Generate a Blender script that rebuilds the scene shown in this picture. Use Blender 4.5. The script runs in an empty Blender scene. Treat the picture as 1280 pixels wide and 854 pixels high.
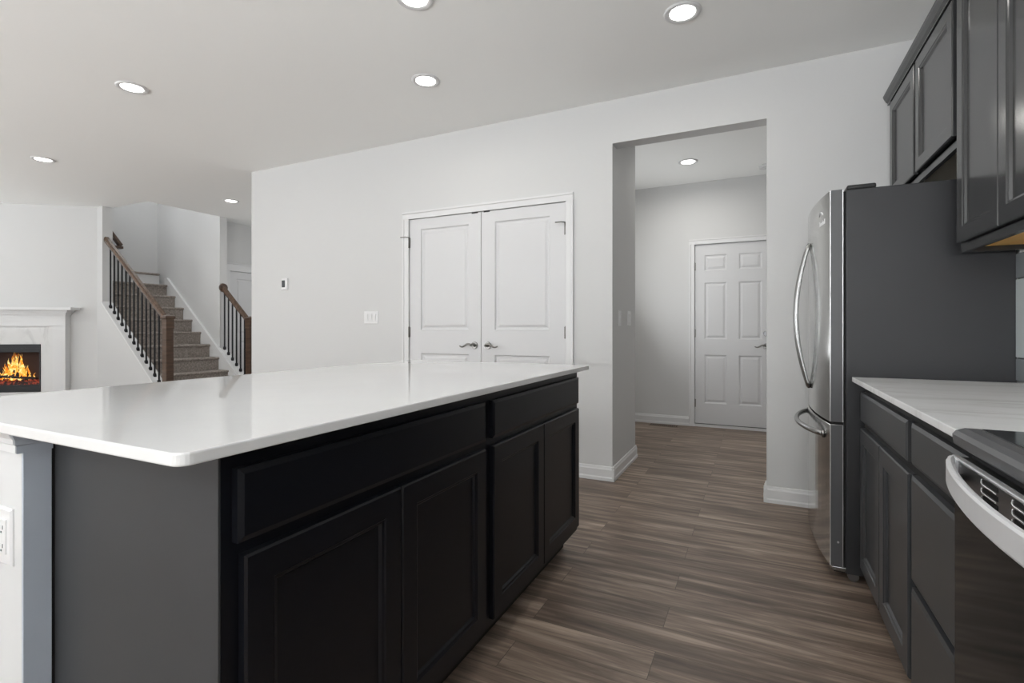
import bpy, bmesh, math, random
from mathutils import Vector, Matrix
random.seed(7)
SC = bpy.context.scene
COL = SC.collection
PI = math.pi

# ------------------------------------------------------------------ camera
cam_d = bpy.data.cameras.new('camera')
cam_d.sensor_fit = 'HORIZONTAL'
cam_d.sensor_width = 36.0
cam_d.lens = 632.13 / 1280.0 * 36.0
cam_d.shift_y = (411.28 - 427.0) / 1280.0
cam_d.clip_start = 0.02
cam = bpy.data.objects.new('camera', cam_d)
COL.objects.link(cam)
cam.location = (0, 0, 1.094)
cam.rotation_euler = (PI / 2, 0, math.radians(25.863))
SC.camera = cam

# ------------------------------------------------------------------ world, exposure, fill lamps
SC.view_settings.view_transform = 'Standard'
SC.view_settings.look = 'None'
SC.view_settings.gamma = 1.0
SC.view_settings.use_curve_mapping = False
SC.view_settings.exposure = 0.09
W = bpy.data.worlds.new('sky')
SC.world = W
W.use_nodes = True
bg = W.node_tree.nodes['Background']
bg.inputs[0].default_value = (0.86, 0.93, 1.0, 1)
bg.inputs[1].default_value = 1.0


def area(name, loc, rot, sx, sy, power, color=(1, 1, 1), shape='RECTANGLE', spread=180):
    d = bpy.data.lights.new(name, 'AREA')
    d.shape = shape
    d.size = sx
    if shape in ('RECTANGLE', 'ELLIPSE'):
        d.size_y = sy
    d.energy = power
    d.color = color
    d.spread = math.radians(spread)
    o = bpy.data.objects.new(name, d)
    COL.objects.link(o)
    o.location = loc
    o.rotation_euler = rot
    return o


# added lamps inside the unseen windows, tilted up to brighten the ceiling
DAY = (0.96, 0.98, 1.0)
UPT = PI / 2 + 1.3
area('daylight_fill', (-0.7, -3.12, 1.15), (UPT + .12, 0, 0), 2.2, 1.3, 260, DAY)
area('daylight_fill', (-5.2, -3.12, 1.15), (UPT, 0, 0), 2.6, 1.3, 205, DAY)
area('daylight_fill', (-9.5, -0.6, 1.2), (UPT, 0, -PI / 2), 2.4, 1.3, 140, DAY)
area('daylight_fill', (-7.9, 4.2, 4.7), (0, 0, 0), 1.0, 0.8, 22, DAY)       # added lamp inside the closed stairwell, no opening above
area('daylight_fill', (-5.9, 6.25, 1.5), (PI / 2, 0, PI), 0.9, 1.6, 10, DAY)  # added fill for the foyer, no window stands here
area('daylight_fill', (-1.45, 5.0, 1.5), (PI / 2 + .5, 0, -PI / 2), 1.0, 1.5, 15, DAY)    # added out of view to even the light in the hall


# ------------------------------------------------------------------ materials
def mat(name, color, rough=0.5, metal=0.0, spec=0.5, coat=0.0, emit=None, estr=0.0, bump=0.0, bscale=80.0,
        vary=0.0, vscale=3.0, aniso=0.0):
    m = bpy.data.materials.new(name)
    m.use_nodes = True
    nt = m.node_tree
    b = nt.nodes['Principled BSDF']
    b.inputs['Base Color'].default_value = (*color, 1)
    b.inputs['Roughness'].default_value = rough
    b.inputs['Metallic'].default_value = metal
    b.inputs['Specular IOR Level'].default_value = spec
    b.inputs['Coat Weight'].default_value = coat
    b.inputs['Coat Roughness'].default_value = 0.12
    b.inputs['Anisotropic'].default_value = aniso
    if emit:
        b.inputs['Emission Color'].default_value = (*emit, 1)
        b.inputs['Emission Strength'].default_value = estr
    tc = nt.nodes.new('ShaderNodeTexCoord')
    if vary > 0:
        n = nt.nodes.new('ShaderNodeTexNoise')
        n.inputs['Scale'].default_value = vscale
        n.inputs['Detail'].default_value = 4
        nt.links.new(tc.outputs['Object'], n.inputs['Vector'])
        mr = nt.nodes.new('ShaderNodeMapRange')
        mr.inputs[3].default_value = 1 - vary
        mr.inputs[4].default_value = 1 + vary
        nt.links.new(n.outputs[0], mr.inputs[0])
        mx = nt.nodes.new('ShaderNodeVectorMath')
        mx.operation = 'SCALE'
        mx.inputs[0].default_value = color
        nt.links.new(mr.outputs[0], mx.inputs['Scale'])
        nt.links.new(mx.outputs[0], b.inputs['Base Color'])
    if bump > 0:
        n2 = nt.nodes.new('ShaderNodeTexNoise')
        n2.inputs['Scale'].default_value = bscale
        n2.inputs['Detail'].default_value = 3
        nt.links.new(tc.outputs['Object'], n2.inputs['Vector'])
        bp = nt.nodes.new('ShaderNodeBump')
        bp.inputs['Strength'].default_value = bump
        bp.inputs['Distance'].default_value = 0.002
        nt.links.new(n2.outputs[0], bp.inputs['Height'])
        nt.links.new(bp.outputs[0], b.inputs['Normal'])
    return m


def ramp(nt, stops, src):
    r = nt.nodes.new('ShaderNodeValToRGB')
    e = r.color_ramp.elements
    while len(e) < len(stops):
        e.new(0.5)
    for k, (p, c) in enumerate(stops):
        e[k].position = p
        e[k].color = (*c, 1)
    nt.links.new(src, r.inputs[0])
    return r


def mix(nt, fac, a, b, mode='MIX'):
    m = nt.nodes.new('ShaderNodeMix')
    m.data_type = 'RGBA'
    m.blend_type = mode
    for s, v in ((m.inputs[0], fac), (m.inputs[6], a), (m.inputs[7], b)):
        if hasattr(v, 'is_output'):
            nt.links.new(v, s)
        elif isinstance(v, (int, float)):
            s.default_value = v
        else:
            s.default_value = (*v, 1)
    return m.outputs[2]


def mapping(nt, scale, loc=(0, 0, 0), rot=(0, 0, 0)):
    tc = nt.nodes.new('ShaderNodeTexCoord')
    mp = nt.nodes.new('ShaderNodeMapping')
    mp.inputs['Scale'].default_value = scale
    mp.inputs['Location'].default_value = loc
    mp.inputs['Rotation'].default_value = rot
    nt.links.new(tc.outputs['Object'], mp.inputs[0])
    return mp


def noise(nt, vec, scale, detail=4, rough=0.55, dist=0.0):
    n = nt.nodes.new('ShaderNodeTexNoise')
    n.inputs['Scale'].default_value = scale
    n.inputs['Detail'].default_value = detail
    n.inputs['Roughness'].default_value = rough
    n.inputs['Distortion'].default_value = dist
    nt.links.new(vec, n.inputs['Vector'])
    return n.outputs[0]


def floor_mat():
    m = mat('plank_floor', (0.2, 0.16, 0.13), rough=0.42, spec=0.4)
    nt = m.node_tree
    b = nt.nodes['Principled BSDF']
    mp = mapping(nt, (1, 1, 1), loc=(0.31, 0.07, 0))
    br = nt.nodes.new('ShaderNodeTexBrick')
    br.offset = 0.37
    br.inputs['Scale'].default_value = 1.0
    br.inputs['Brick Width'].default_value = 1.22
    br.inputs['Row Height'].default_value = 0.152
    br.inputs['Mortar Size'].default_value = 0.0011
    br.inputs['Mortar Smooth'].default_value = 0.2
    br.inputs['Color1'].default_value = (0, 0, 0, 1)
    br.inputs['Color2'].default_value = (1, 1, 1, 1)
    br.inputs['Mortar'].default_value = (0.5, 0.5, 0.5, 1)
    nt.links.new(mp.outputs[0], br.inputs['Vector'])
    # each plank shifts the grain so neighbours do not line up
    sx = nt.nodes.new('ShaderNodeSeparateXYZ')
    nt.links.new(mp.outputs[0], sx.inputs[0])
    mul = nt.nodes.new('ShaderNodeMath')
    mul.operation = 'MULTIPLY'
    mul.inputs[1].default_value = 37.0
    nt.links.new(br.outputs['Color'], mul.inputs[0])
    cx = nt.nodes.new('ShaderNodeCombineXYZ')
    nt.links.new(sx.outputs[0], cx.inputs[0])
    nt.links.new(sx.outputs[1], cx.inputs[1])
    nt.links.new(mul.outputs[0], cx.inputs[2])
    sc = nt.nodes.new('ShaderNodeVectorMath')
    sc.operation = 'MULTIPLY'
    sc.inputs[1].default_value = (1.05, 12.0, 1.0)
    nt.links.new(cx.outputs[0], sc.inputs[0])
    g1 = noise(nt, sc.outputs[0], 1.7, 5, 0.62, 0.5)
    sc2 = nt.nodes.new('ShaderNodeVectorMath')
    sc2.operation = 'MULTIPLY'
    sc2.inputs[1].default_value = (1.6, 42.0, 1.0)
    nt.links.new(cx.outputs[0], sc2.inputs[0])
    g2 = noise(nt, sc2.outputs[0], 1.6, 3, 0.6)
    r1 = ramp(nt, [(0.28, (0.100, 0.074, 0.058)), (0.43, (0.172, 0.129, 0.102)), (0.53, (0.250, 0.193, 0.153)),
                   (0.68, (0.44, 0.352, 0.280))], g1)
    r2 = ramp(nt, [(0.3, (0.78, 0.77, 0.76)), (0.65, (1.14, 1.13, 1.12))], g2)
    c = mix(nt, 1.0, r1.outputs[0], r2.outputs[0], 'MULTIPLY')
    r3 = ramp(nt, [(0.0, (0.82, 0.80, 0.79)), (1.0, (1.15, 1.14, 1.13))], br.outputs['Color'])
    c = mix(nt, 1.0, c, r3.outputs[0], 'MULTIPLY')
    c = mix(nt, br.outputs['Fac'], c, (0.075, 0.058, 0.046))
    nt.links.new(c, b.inputs['Base Color'])
    bp = nt.nodes.new('ShaderNodeBump')
    bp.inputs['Strength'].default_value = 0.12
    bp.inputs['Distance'].default_value = 0.002
    nt.links.new(g2, bp.inputs['Height'])
    nt.links.new(bp.outputs[0], b.inputs['Normal'])
    return m


def stone_mat(name, base, vein, vscale, direction, strength, rough, coverage=0.06):
    m = mat(name, base, rough=rough, spec=0.5)
    nt = m.node_tree
    b = nt.nodes['Principled BSDF']
    mp = mapping(nt, direction[0], rot=direction[1])
    n = noise(nt, mp.outputs[0], vscale, 6, 0.6, 0.9)
    r = ramp(nt, [(0.5 - coverage, (0, 0, 0)), (0.5, (1, 1, 1)), (0.5 + coverage, (0, 0, 0))], n)
    n2 = noise(nt, mp.outputs[0], vscale * 0.5, 2)
    r2 = ramp(nt, [(0.42, (0, 0, 0)), (0.62, (1, 1, 1))], n2)
    k = mix(nt, 1.0, r.outputs[0], r2.outputs[0], 'MULTIPLY')
    sc = mix(nt, 1.0, k, (strength,) * 3, 'MULTIPLY')
    c = mix(nt, sc, base, vein)
    nt.links.new(c, b.inputs['Base Color'])
    return m


def wood_mat(name, c0, c1, scale, stretch, rough=0.4, coat=0.0):
    m = mat(name, c0, rough=rough, coat=coat)
    nt = m.node_tree
    b = nt.nodes['Principled BSDF']
    mp = mapping(nt, stretch)
    n = noise(nt, mp.outputs[0], scale, 5, 0.6, 0.6)
    r = ramp(nt, [(0.3, c0), (0.7, c1)], n)
    nt.links.new(r.outputs[0], b.inputs['Base Color'])
    return m


def steel_mat(name, color, rough, stretch):
    m = mat(name, color, rough=rough, metal=1.0)
    nt = m.node_tree
    b = nt.nodes['Principled BSDF']
    mp = mapping(nt, stretch)
    n = noise(nt, mp.outputs[0], 6, 3)
    mr = nt.nodes.new('ShaderNodeMapRange')
    mr.inputs[3].default_value = rough * .8
    mr.inputs[4].default_value = rough * 1.25
    nt.links.new(n, mr.inputs[0])
    nt.links.new(mr.outputs[0], b.inputs['Roughness'])
    return m


def carpet_mat():
    m = mat('stair_carpet', (0.16, 0.145, 0.135), rough=0.95, spec=0.1)
    nt = m.node_tree
    b = nt.nodes['Principled BSDF']
    mp = mapping(nt, (1, 1, 1))
    n = noise(nt, mp.outputs[0], 45, 5, 0.75)
    r = ramp(nt, [(0.3, (0.16, 0.138, 0.124)), (0.7, (0.46, 0.41, 0.37))], n)
    nt.links.new(r.outputs[0], b.inputs['Base Color'])
    bp = nt.nodes.new('ShaderNodeBump')
    bp.inputs['Distance'].default_value = 0.006
    bp.inputs['Strength'].default_value = 0.7
    nt.links.new(n, bp.inputs['Height'])
    nt.links.new(bp.outputs[0], b.inputs['Normal'])
    return m


def flame_mat():
    m = bpy.data.materials.new('flame')
    m.use_nodes = True
    nt = m.node_tree
    nt.nodes.clear()
    out = nt.nodes.new('ShaderNodeOutputMaterial')
    em = nt.nodes.new('ShaderNodeEmission')
    mp = mapping(nt, (1, 1, 1))
    n = noise(nt, mp.outputs[0], 16, 3, 0.6, 1.0)
    r = ramp(nt, [(0.34, (0.85, 0.16, 0.012)), (0.47, (1.0, 0.42, 0.05)), (0.62, (1.0, 0.80, 0.33))], n)
    nt.links.new(r.outputs[0], em.inputs[0])
    em.inputs[1].default_value = 1.3
    nt.links.new(em.outputs[0], out.inputs[0])
    return m


def ember_mat():
    m = mat('ember', (0.03, 0.02, 0.018), rough=0.9)
    nt = m.node_tree
    b = nt.nodes['Principled BSDF']
    mp = mapping(nt, (1, 1, 1))
    n = noise(nt, mp.outputs[0], 30, 3, 0.6)
    r = ramp(nt, [(0.46, (0, 0, 0)), (0.6, (0.9, 0.12, 0.05))], n)
    nt.links.new(r.outputs[0], b.inputs['Emission Color'])
    b.inputs['Emission Strength'].default_value = 0.35
    return m


M = dict(
    wall=mat('wall_paint', (0.635, 0.635, 0.63), rough=0.75, spec=0.25, bump=0.05, bscale=220),
    ceil=mat('ceiling_paint', (0.92, 0.925, 0.91), rough=0.9, spec=0.15, bump=0.08, bscale=160),
    trim=mat('white_trim_paint', (0.71, 0.71, 0.71), rough=0.38, spec=0.45),
    door=mat('white_door_paint', (0.65, 0.65, 0.655), rough=0.42, spec=0.4),
    floor=floor_mat(),
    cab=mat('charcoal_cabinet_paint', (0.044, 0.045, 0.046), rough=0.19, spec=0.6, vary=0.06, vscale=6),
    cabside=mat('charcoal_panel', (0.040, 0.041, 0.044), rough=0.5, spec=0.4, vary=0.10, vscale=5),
    black=mat('shaded_cabinet_paint', (0.0050, 0.0056, 0.0080), rough=0.33, spec=0.28),  # charcoal fronts facing away from the light, their shade put into the colour
    pil=mat('blue_grey_pilaster_paint', (0.43, 0.475, 0.54), rough=0.36, spec=0.5),
    toe=mat('toe_kick_black', (0.006, 0.006, 0.006), rough=0.6),
    quartz=stone_mat('white_quartz', (0.72, 0.72, 0.715), (0.60, 0.60, 0.60), 1.1, ((1, 1, 1), (0, 0, 0.5)), 0.12, 0.04),
    quartz2=stone_mat('veined_worktop', (0.86, 0.86, 0.855), (0.62, 0.61, 0.59), 2.4, ((1.0, 5.0, 1), (0, 0, 0.25)), 0.6, 0.22, 0.10),
    marble=stone_mat('fireplace_marble', (0.74, 0.74, 0.735), (0.42, 0.42, 0.42), 3.0, ((1.6, 1.6, 0.9), (0.5, 0.6, 0.3)), 0.35, 0.15, 0.09),
    steel=steel_mat('stainless_steel', (0.52, 0.52, 0.51), 0.13, (1, 1, 30)),
    steelh=mat('brushed_handle_steel', (0.36, 0.36, 0.355), rough=0.27, metal=1.0),
    steeld=steel_mat('dark_stainless', (0.27, 0.27, 0.275), 0.30, (1, 1, 30)),
    handlep=mat('pale_handle_metal', (0.74, 0.74, 0.75), rough=0.42, metal=0.3),
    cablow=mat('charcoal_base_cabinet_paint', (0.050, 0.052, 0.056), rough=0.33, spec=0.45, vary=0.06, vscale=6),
    chrome=mat('satin_nickel', (0.24, 0.235, 0.22), rough=0.28, metal=1.0),
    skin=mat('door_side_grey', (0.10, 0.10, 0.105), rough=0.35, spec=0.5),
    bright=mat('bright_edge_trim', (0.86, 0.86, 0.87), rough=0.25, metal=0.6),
    fridge=mat('fridge_side_enamel', (0.034, 0.0345, 0.037), rough=0.42, spec=0.45, bump=0.15, bscale=400, vary=0.05),
    blackp=mat('black_plastic', (0.012, 0.012, 0.012), rough=0.45),
    glass=mat('black_oven_glass', (0.008, 0.0085, 0.009), rough=0.08, spec=0.16),
    cooktop=mat('cooktop_glass', (0.02, 0.021, 0.023), rough=0.10, spec=0.6),
    maple=wood_mat('maple_underside', (0.95, 0.50, 0.13), (0.98, 0.60, 0.20), 4, (8, 1, 1), 0.5),
    tan=mat('tan_cabinet_underside', (0.55, 0.50, 0.40), rough=0.6, vary=0.1),
    wood=wood_mat('brown_stained_wood', (0.050, 0.026, 0.015), (0.115, 0.066, 0.040), 5, (1, 1, 9), 0.28, 0.3),
    woodr=wood_mat('handrail_wood', (0.06, 0.033, 0.019), (0.14, 0.084, 0.052), 5, (9, 1, 1), 0.22, 0.4),
    iron=mat('black_iron', (0.010, 0.010, 0.012), rough=0.4, metal=0.3),
    carpet=carpet_mat(),
    tile=mat('glazed_grey_tile', (0.22, 0.24, 0.25), rough=0.08, spec=0.6, vary=0.15, vscale=9),
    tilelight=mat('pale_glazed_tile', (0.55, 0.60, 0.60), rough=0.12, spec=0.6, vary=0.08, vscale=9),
    grout=mat('tile_grout', (0.10, 0.10, 0.10), rough=0.9),
    plastic=mat('white_plastic', (0.74, 0.74, 0.74), rough=0.35),
    screen=mat('black_screen', (0.01, 0.01, 0.01), rough=0.2),
    lens=mat('lamp_diffuser', (1, 1, 1), rough=0.5, emit=(1.0, 0.985, 0.95), estr=9.0),
    flame=flame_mat(),
    ember=ember_mat(),
    log=mat('charred_log', (0.035, 0.025, 0.02), rough=0.9, bump=0.6, bscale=40),
    soot=mat('firebox_brown', (0.035, 0.012, 0.006), rough=0.8, vary=0.4, vscale=6),
    insert=mat('fire_insert_black', (0.022, 0.023, 0.026), rough=0.35),
    logo=mat('appliance_badge', (0.85, 0.85, 0.85), rough=0.3, metal=0.2),
    gap=mat('shadow_gap', (0.01, 0.01, 0.01), rough=0.8),
)


# ------------------------------------------------------------------ mesh helpers
def box(bm, a, b, bev=0.0, seg=2):
    x0, x1 = sorted((a[0], b[0])); y0, y1 = sorted((a[1], b[1])); z0, z1 = sorted((a[2], b[2]))
    vs = [bm.verts.new(p) for p in ((x0, y0, z0), (x1, y0, z0), (x1, y1, z0), (x0, y1, z0),
                                    (x0, y0, z1), (x1, y0, z1), (x1, y1, z1), (x0, y1, z1))]
    fs = [bm.faces.new([vs[i] for i in q]) for q in ((0, 3, 2, 1), (4, 5, 6, 7), (0, 1, 5, 4), (1, 2, 6, 5),
                                                     (2, 3, 7, 6), (3, 0, 4, 7))]
    if bev > 0:
        es = list({e for f in fs for e in f.edges})
        bmesh.ops.bevel(bm, geom=es, offset=bev, segments=seg, profile=0.5, affect='EDGES')
    return vs


def prism(bm, pts, ext, M4=None, bev=0.0):
    """closed polygon pts (3D), extruded by vector ext"""
    ext = Vector(ext)
    lo = [bm.verts.new(Vector(p)) for p in pts]
    hi = [bm.verts.new(Vector(p) + ext) for p in pts]
    n = len(pts)
    fs = [bm.faces.new(lo[::-1]), bm.faces.new(hi)]
    for i in range(n):
        fs.append(bm.faces.new((lo[i], lo[(i + 1) % n], hi[(i + 1) % n], hi[i])))
    bmesh.ops.recalc_face_normals(bm, faces=fs)
    if bev > 0:
        es = list({e for f in fs[:2] for e in f.edges})
        bmesh.ops.bevel(bm, geom=es, offset=bev, segments=2, profile=0.5, affect='EDGES')


def cyl(bm, p0, p1, r0, r1=None, n=16):
    r1 = r0 if r1 is None else r1
    p0, p1 = Vector(p0), Vector(p1)
    d = (p1 - p0)
    q = d.to_track_quat('Z', 'Y').to_matrix()
    a = [bm.verts.new(p0 + q @ Vector((r0 * math.cos(2 * PI * i / n), r0 * math.sin(2 * PI * i / n), 0))) for i in range(n)]
    b = [bm.verts.new(p1 + q @ Vector((r1 * math.cos(2 * PI * i / n), r1 * math.sin(2 * PI * i / n), 0))) for i in range(n)]
    bm.faces.new(a[::-1]); bm.faces.new(b)
    for i in range(n):
        f = bm.faces.new((a[i], a[(i + 1) % n], b[(i + 1) % n], b[i]))
        f.smooth = True


def tube(bm, path, rad, n=12, rx=None, up=(0, 0, 1)):
    """sweep an ellipse (rad along 'side', rx along 'up') on a path; rad may be a list"""
    P = [Vector(p) for p in path]
    rings = []
    for i, p in enumerate(P):
        t = (P[min(i + 1, len(P) - 1)] - P[max(i - 1, 0)]).normalized()
        s = t.cross(Vector(up))
        if s.length < 1e-4:
            s = t.cross(Vector((1, 0, 0)))
        s.normalize()
        u = s.cross(t).normalized()
        ra = rad[i] if isinstance(rad, (list, tuple)) else rad
        rb = (rx[i] if isinstance(rx, (list, tuple)) else rx) if rx is not None else ra
        rings.append([bm.verts.new(p + s * ra * math.cos(2 * PI * k / n) + u * rb * math.sin(2 * PI * k / n)) for k in range(n)])
    for a, b in zip(rings, rings[1:]):
        for k in range(n):
            f = bm.faces.new((a[k], a[(k + 1) % n], b[(k + 1) % n], b[k]))
            f.smooth = True
    bm.faces.new(rings[0][::-1]); bm.faces.new(rings[-1])


def profile_sweep(bm, prof, p0, p1, out):
    """prof: list of (outward, z) ; swept from p0 to p1 ; out = outward unit vector"""
    out = Vector(out); p0 = Vector(p0); p1 = Vector(p1)
    pts = [p0 + out * a + Vector((0, 0, z)) for a, z in prof]
    prism(bm, pts, p1 - p0)


def rail_sweep(bm, prof, rings):
    """rings: list of (point, side vector, up vector); prof list of (s,u)"""
    R = []
    for p, s, u in rings:
        R.append([bm.verts.new(Vector(p) + Vector(s) * a + Vector(u) * b) for a, b in prof])
    n = len(prof)
    fs = []
    for a, b in zip(R, R[1:]):
        for k in range(n):
            fs.append(bm.faces.new((a[k], a[(k + 1) % n], b[(k + 1) % n], b[k])))
    fs.append(bm.faces.new(R[0][::-1])); fs.append(bm.faces.new(R[-1]))
    bmesh.ops.recalc_face_normals(bm, faces=fs)


def panel_slab(bm, w, h, t, panels=(), prof=(), edge=0.003, mx=None, edge_in=None):
    """board in local XZ, front on local -Y at y=0, back at y=t.  panels: (x0,z0,x1,z1) cut into the front with
    prof = [(inset, depth)...] rings; the last ring is capped."""
    mx = mx or Matrix()
    start = len(bm.verts)
    V = {}

    def v(x, y, z):
        k = (round(x, 5), round(y, 5), round(z, 5))
        if k not in V:
            V[k] = bm.verts.new(mx @ Vector((x, y, z)))
        return V[k]
    e = edge
    ei = edge if edge_in is None else edge_in
    xs = sorted({ei, w - ei} | {p[0] for p in panels} | {p[2] for p in panels})
    zs = sorted({ei, h - ei} | {p[1] for p in panels} | {p[3] for p in panels})
    fs = []

    def quad(*c):
        fs.append(bm.faces.new([v(*q) for q in c]))
    for x0, x1 in zip(xs, xs[1:]):
        for z0, z1 in zip(zs, zs[1:]):
            cxm, czm = (x0 + x1) / 2, (z0 + z1) / 2
            if any(p[0] < cxm < p[2] and p[1] < czm < p[3] for p in panels):
                continue
            quad((x0, 0, z0), (x1, 0, z0), (x1, 0, z1), (x0, 0, z1))
    for p in panels:
        pr = [(0, 0)] + list(prof)
        for (i0, d0), (i1, d1) in zip(pr, pr[1:]):
            a = (p[0] + i0, p[1] + i0, p[2] - i0, p[3] - i0)
            b = (p[0] + i1, p[1] + i1, p[2] - i1, p[3] - i1)
            ca = [(a[0], d0, a[1]), (a[2], d0, a[1]), (a[2], d0, a[3]), (a[0], d0, a[3])]
            cb = [(b[0], d1, b[1]), (b[2], d1, b[1]), (b[2], d1, b[3]), (b[0], d1, b[3])]
            for k in range(4):
                quad(ca[k], ca[(k + 1) % 4], cb[(k + 1) % 4], cb[k])
        i, d = pr[-1]
        quad((p[0] + i, d, p[1] + i), (p[2] - i, d, p[1] + i), (p[2] - i, d, p[3] - i), (p[0] + i, d, p[3] - i))
    # chamfer: front rectangle inset by ei to the outline at depth e
    def line_pts(fixed, vals, axis):
        return vals
    o = [(0, e, 0), (w, e, 0), (w, e, h), (0, e, h)]
    fr = [[(x, 0, ei) for x in xs], [(w - ei, 0, z) for z in zs], [(x, 0, h - ei) for x in xs[::-1]], [(ei, 0, z) for z in zs[::-1]]]
    for k in range(4):
        fs.append(bm.faces.new([v(*o[k]), v(*o[(k + 1) % 4])] + [v(*q) for q in fr[k][::-1]]))
    bk = [(0, t, 0), (w, t, 0), (w, t, h), (0, t, h)]
    for k in range(4):
        quad(o[k], bk[k], bk[(k + 1) % 4], o[(k + 1) % 4])
    quad(*bk[::-1])
    bmesh.ops.recalc_face_normals(bm, faces=fs)


def grouped(o, kw):
    for k, v in kw.items():
        if v is not None:
            o[k] = v


def thing(name, label, cat, loc=(0, 0, 0), group=None):
    o = bpy.data.objects.new(name, None)
    COL.objects.link(o)
    o.location = loc
    o.empty_display_size = 0.1
    o['label'] = label
    o['category'] = cat
    if group:
        o['group'] = group
    return o


def worldloc(o):
    v = Vector(o.location)
    while o.parent:
        o = o.parent
        v += Vector(o.location)
    return v


def obj(name, bm, m, parent=None, label=None, cat=None, group=None, kind=None):
    me = bpy.data.meshes.new(name)
    if parent is not None:
        bmesh.ops.translate(bm, verts=bm.verts, vec=-worldloc(parent))
    bm.to_mesh(me)
    bm.free()
    ms = m if isinstance(m, (list, tuple)) else [m]
    for q in ms:
        me.materials.append(M[q] if isinstance(q, str) else q)
    o = bpy.data.objects.new(name, me)
    COL.objects.link(o)
    o.parent = parent
    grouped(o, dict(label=label, category=cat, group=group, kind=kind))
    return o


def nb():
    return bmesh.new()


def struct(name, bm, m):
    return obj(name, bm, m, kind='structure')


def rebase(o, base):
    """move a top-level mesh's origin to its base without moving the mesh"""
    base = Vector(base)
    o.data.transform(Matrix.Translation(-base))
    o.location = base
    return o


def copy_tree(o, loc, label=None, group=None):
    c = o.copy(); COL.objects.link(c); c.location = loc
    if label:
        c['label'] = label
    if group:
        c['group'] = group
    for ch in list(o.children):
        d = ch.copy(); COL.objects.link(d); d.parent = c
        for g in list(ch.children):
            e = g.copy(); COL.objects.link(e); e.parent = d
    return c


def facing(direction, origin):
    """matrix taking the local board (front on -Y) to the world"""
    ang = {'-Y': 0, '+X': PI / 2, '-X': -PI / 2, '+Y': PI}[direction]
    return Matrix.Translation(Vector(origin)) @ Matrix.Rotation(ang, 4, 'Z')


# ------------------------------------------------------------------ room shell
H = 2.74
YB = 3.584          # kitchen back wall
XR = 0.906          # right wall
YF = -3.3           # wall behind the camera
XL = -9.7           # left wall
bm = nb()
box(bm, (XL - .15, YF - .15, -0.08), (XR + .15, 6.45, 0.0))
struct('floor', bm, 'floor')

HX0, HX1, HY0, HY1 = -8.60, -7.08, 3.82, 4.80      # stairwell opening in the ceiling
bm = nb()
for a, b in (((XL - .15, YF - .15), (XR + .15, HY0)), ((HX1, HY0), (XR + .15, 6.45)), ((XL - .15, HY0), (HX0 - .06, 6.45)),
             ((HX0 - .06, HY1 + .05), (HX1, 6.45))):
    box(bm, (*a, H), (*b, H + 0.12))
struct('ceiling', bm, 'ceil')

# kitchen back wall with the pantry opening and the passage opening
PX0, PX1, PZ = -2.737, -1.290, 2.050
OX0, OX1, OZ = -0.936, 0.055, 2.427
XA = -4.775
WT = 0.125
bm = nb()
for x0, x1, z0, z1 in ((XA, PX0, 0, H), (PX0, PX1, PZ, H), (PX1, OX0, 0, H), (OX0, OX1, OZ, H), (OX1, XR, 0, H)):
    box(bm, (x0, YB, z0), (x1, YB + WT, z1))
struct('wall_back', bm, 'wall')
bm = nb()
box(bm, (XA, YB + WT, 0), (XA + WT, 6.3, H))
struct('wall_foyer_right', bm, 'wall')
bm = nb()   # block between pantry and passage: passage left wall
box(bm, (OX0 - 0.12, YB + WT, 0), (OX0, 4.34, H))
struct('wall_passage_left', bm, 'wall')
bm = nb()
box(bm, (PX0 - 0.2, 4.34, 0), (OX0 - 0.12, 4.46, H))
struct('wall_pantry_back', bm, 'wall')
HY = 6.02
bm = nb()
HD0, HD1, HDZ = -0.634, 0.150, 2.042
for x0, x1, z0, z1 in ((-2.2, HD0, 0, H), (HD0, HD1, HDZ, H), (HD1, 1.02, 0, H), (HD0, HD1, 0, 0.0301)):
    box(bm, (x0, HY, z0), (x1, HY + .12, z1))
struct('wall_hall_back', bm, 'wall')
bm = nb()
box(bm, (-1.62, 4.46, 0), (-1.50, HY, H))
struct('wall_hall_left', bm, 'wall')
bm = nb()
box(bm, (.90, YB + WT, 0), (1.02, HY, H))
struct('wall_hall_right', bm, 'wall')
bm = nb()
box(bm, (XR, YF, 0), (XR + .12, YB, H))
struct('wall_right', bm, 'wall')


def holed_wall(name, fixed, rng, holes, axis, t):
    """wall with rectangular window holes. axis 'X': wall runs along x at y=fixed"""
    bm = nb()
    a = rng[0]
    def bb(s0, s1, z0, z1):
        if axis == 'X':
            box(bm, (s0, fixed, z0), (s1, fixed + t, z1))
        else:
            box(bm, (fixed, s0, z0), (fixed + t, s1, z1))
    for s0, s1, z0, z1 in holes:
        bb(a, s0, 0, H); bb(s0, s1, 0, z0); bb(s0, s1, z1, H)
        a = s1
    bb(a, rng[1], 0, H)
    struct(name, bm, 'wall')


def window(name, fixed, s0, s1, z0, z1, axis, t):
    bm = nb()
    def bb(a0, a1, c0, c1, d0=0.02, d1=0.08):
        lo, hi = fixed + t * d0 / .12, fixed + t * d1 / .12
        if axis == 'X':
            box(bm, (a0, lo, c0), (a1, hi, c1), 0.003)
        else:
            box(bm, (lo, a0, c0), (hi, a1, c1), 0.003)
    w = 0.05
    bb(s0, s1, z0, z0 + w); bb(s0, s1, z1 - w, z1); bb(s0, s0 + w, z0, z1); bb(s1 - w, s1, z0, z1)
    mid = (s0 + s1) / 2
    bb(mid - .03, mid + .03, z0, z1)
    bb(s0, s1, (z0 + z1) / 2 - .02, (z0 + z1) / 2 + .02, 0.03, 0.07)
    struct(name, bm, 'trim')


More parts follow.
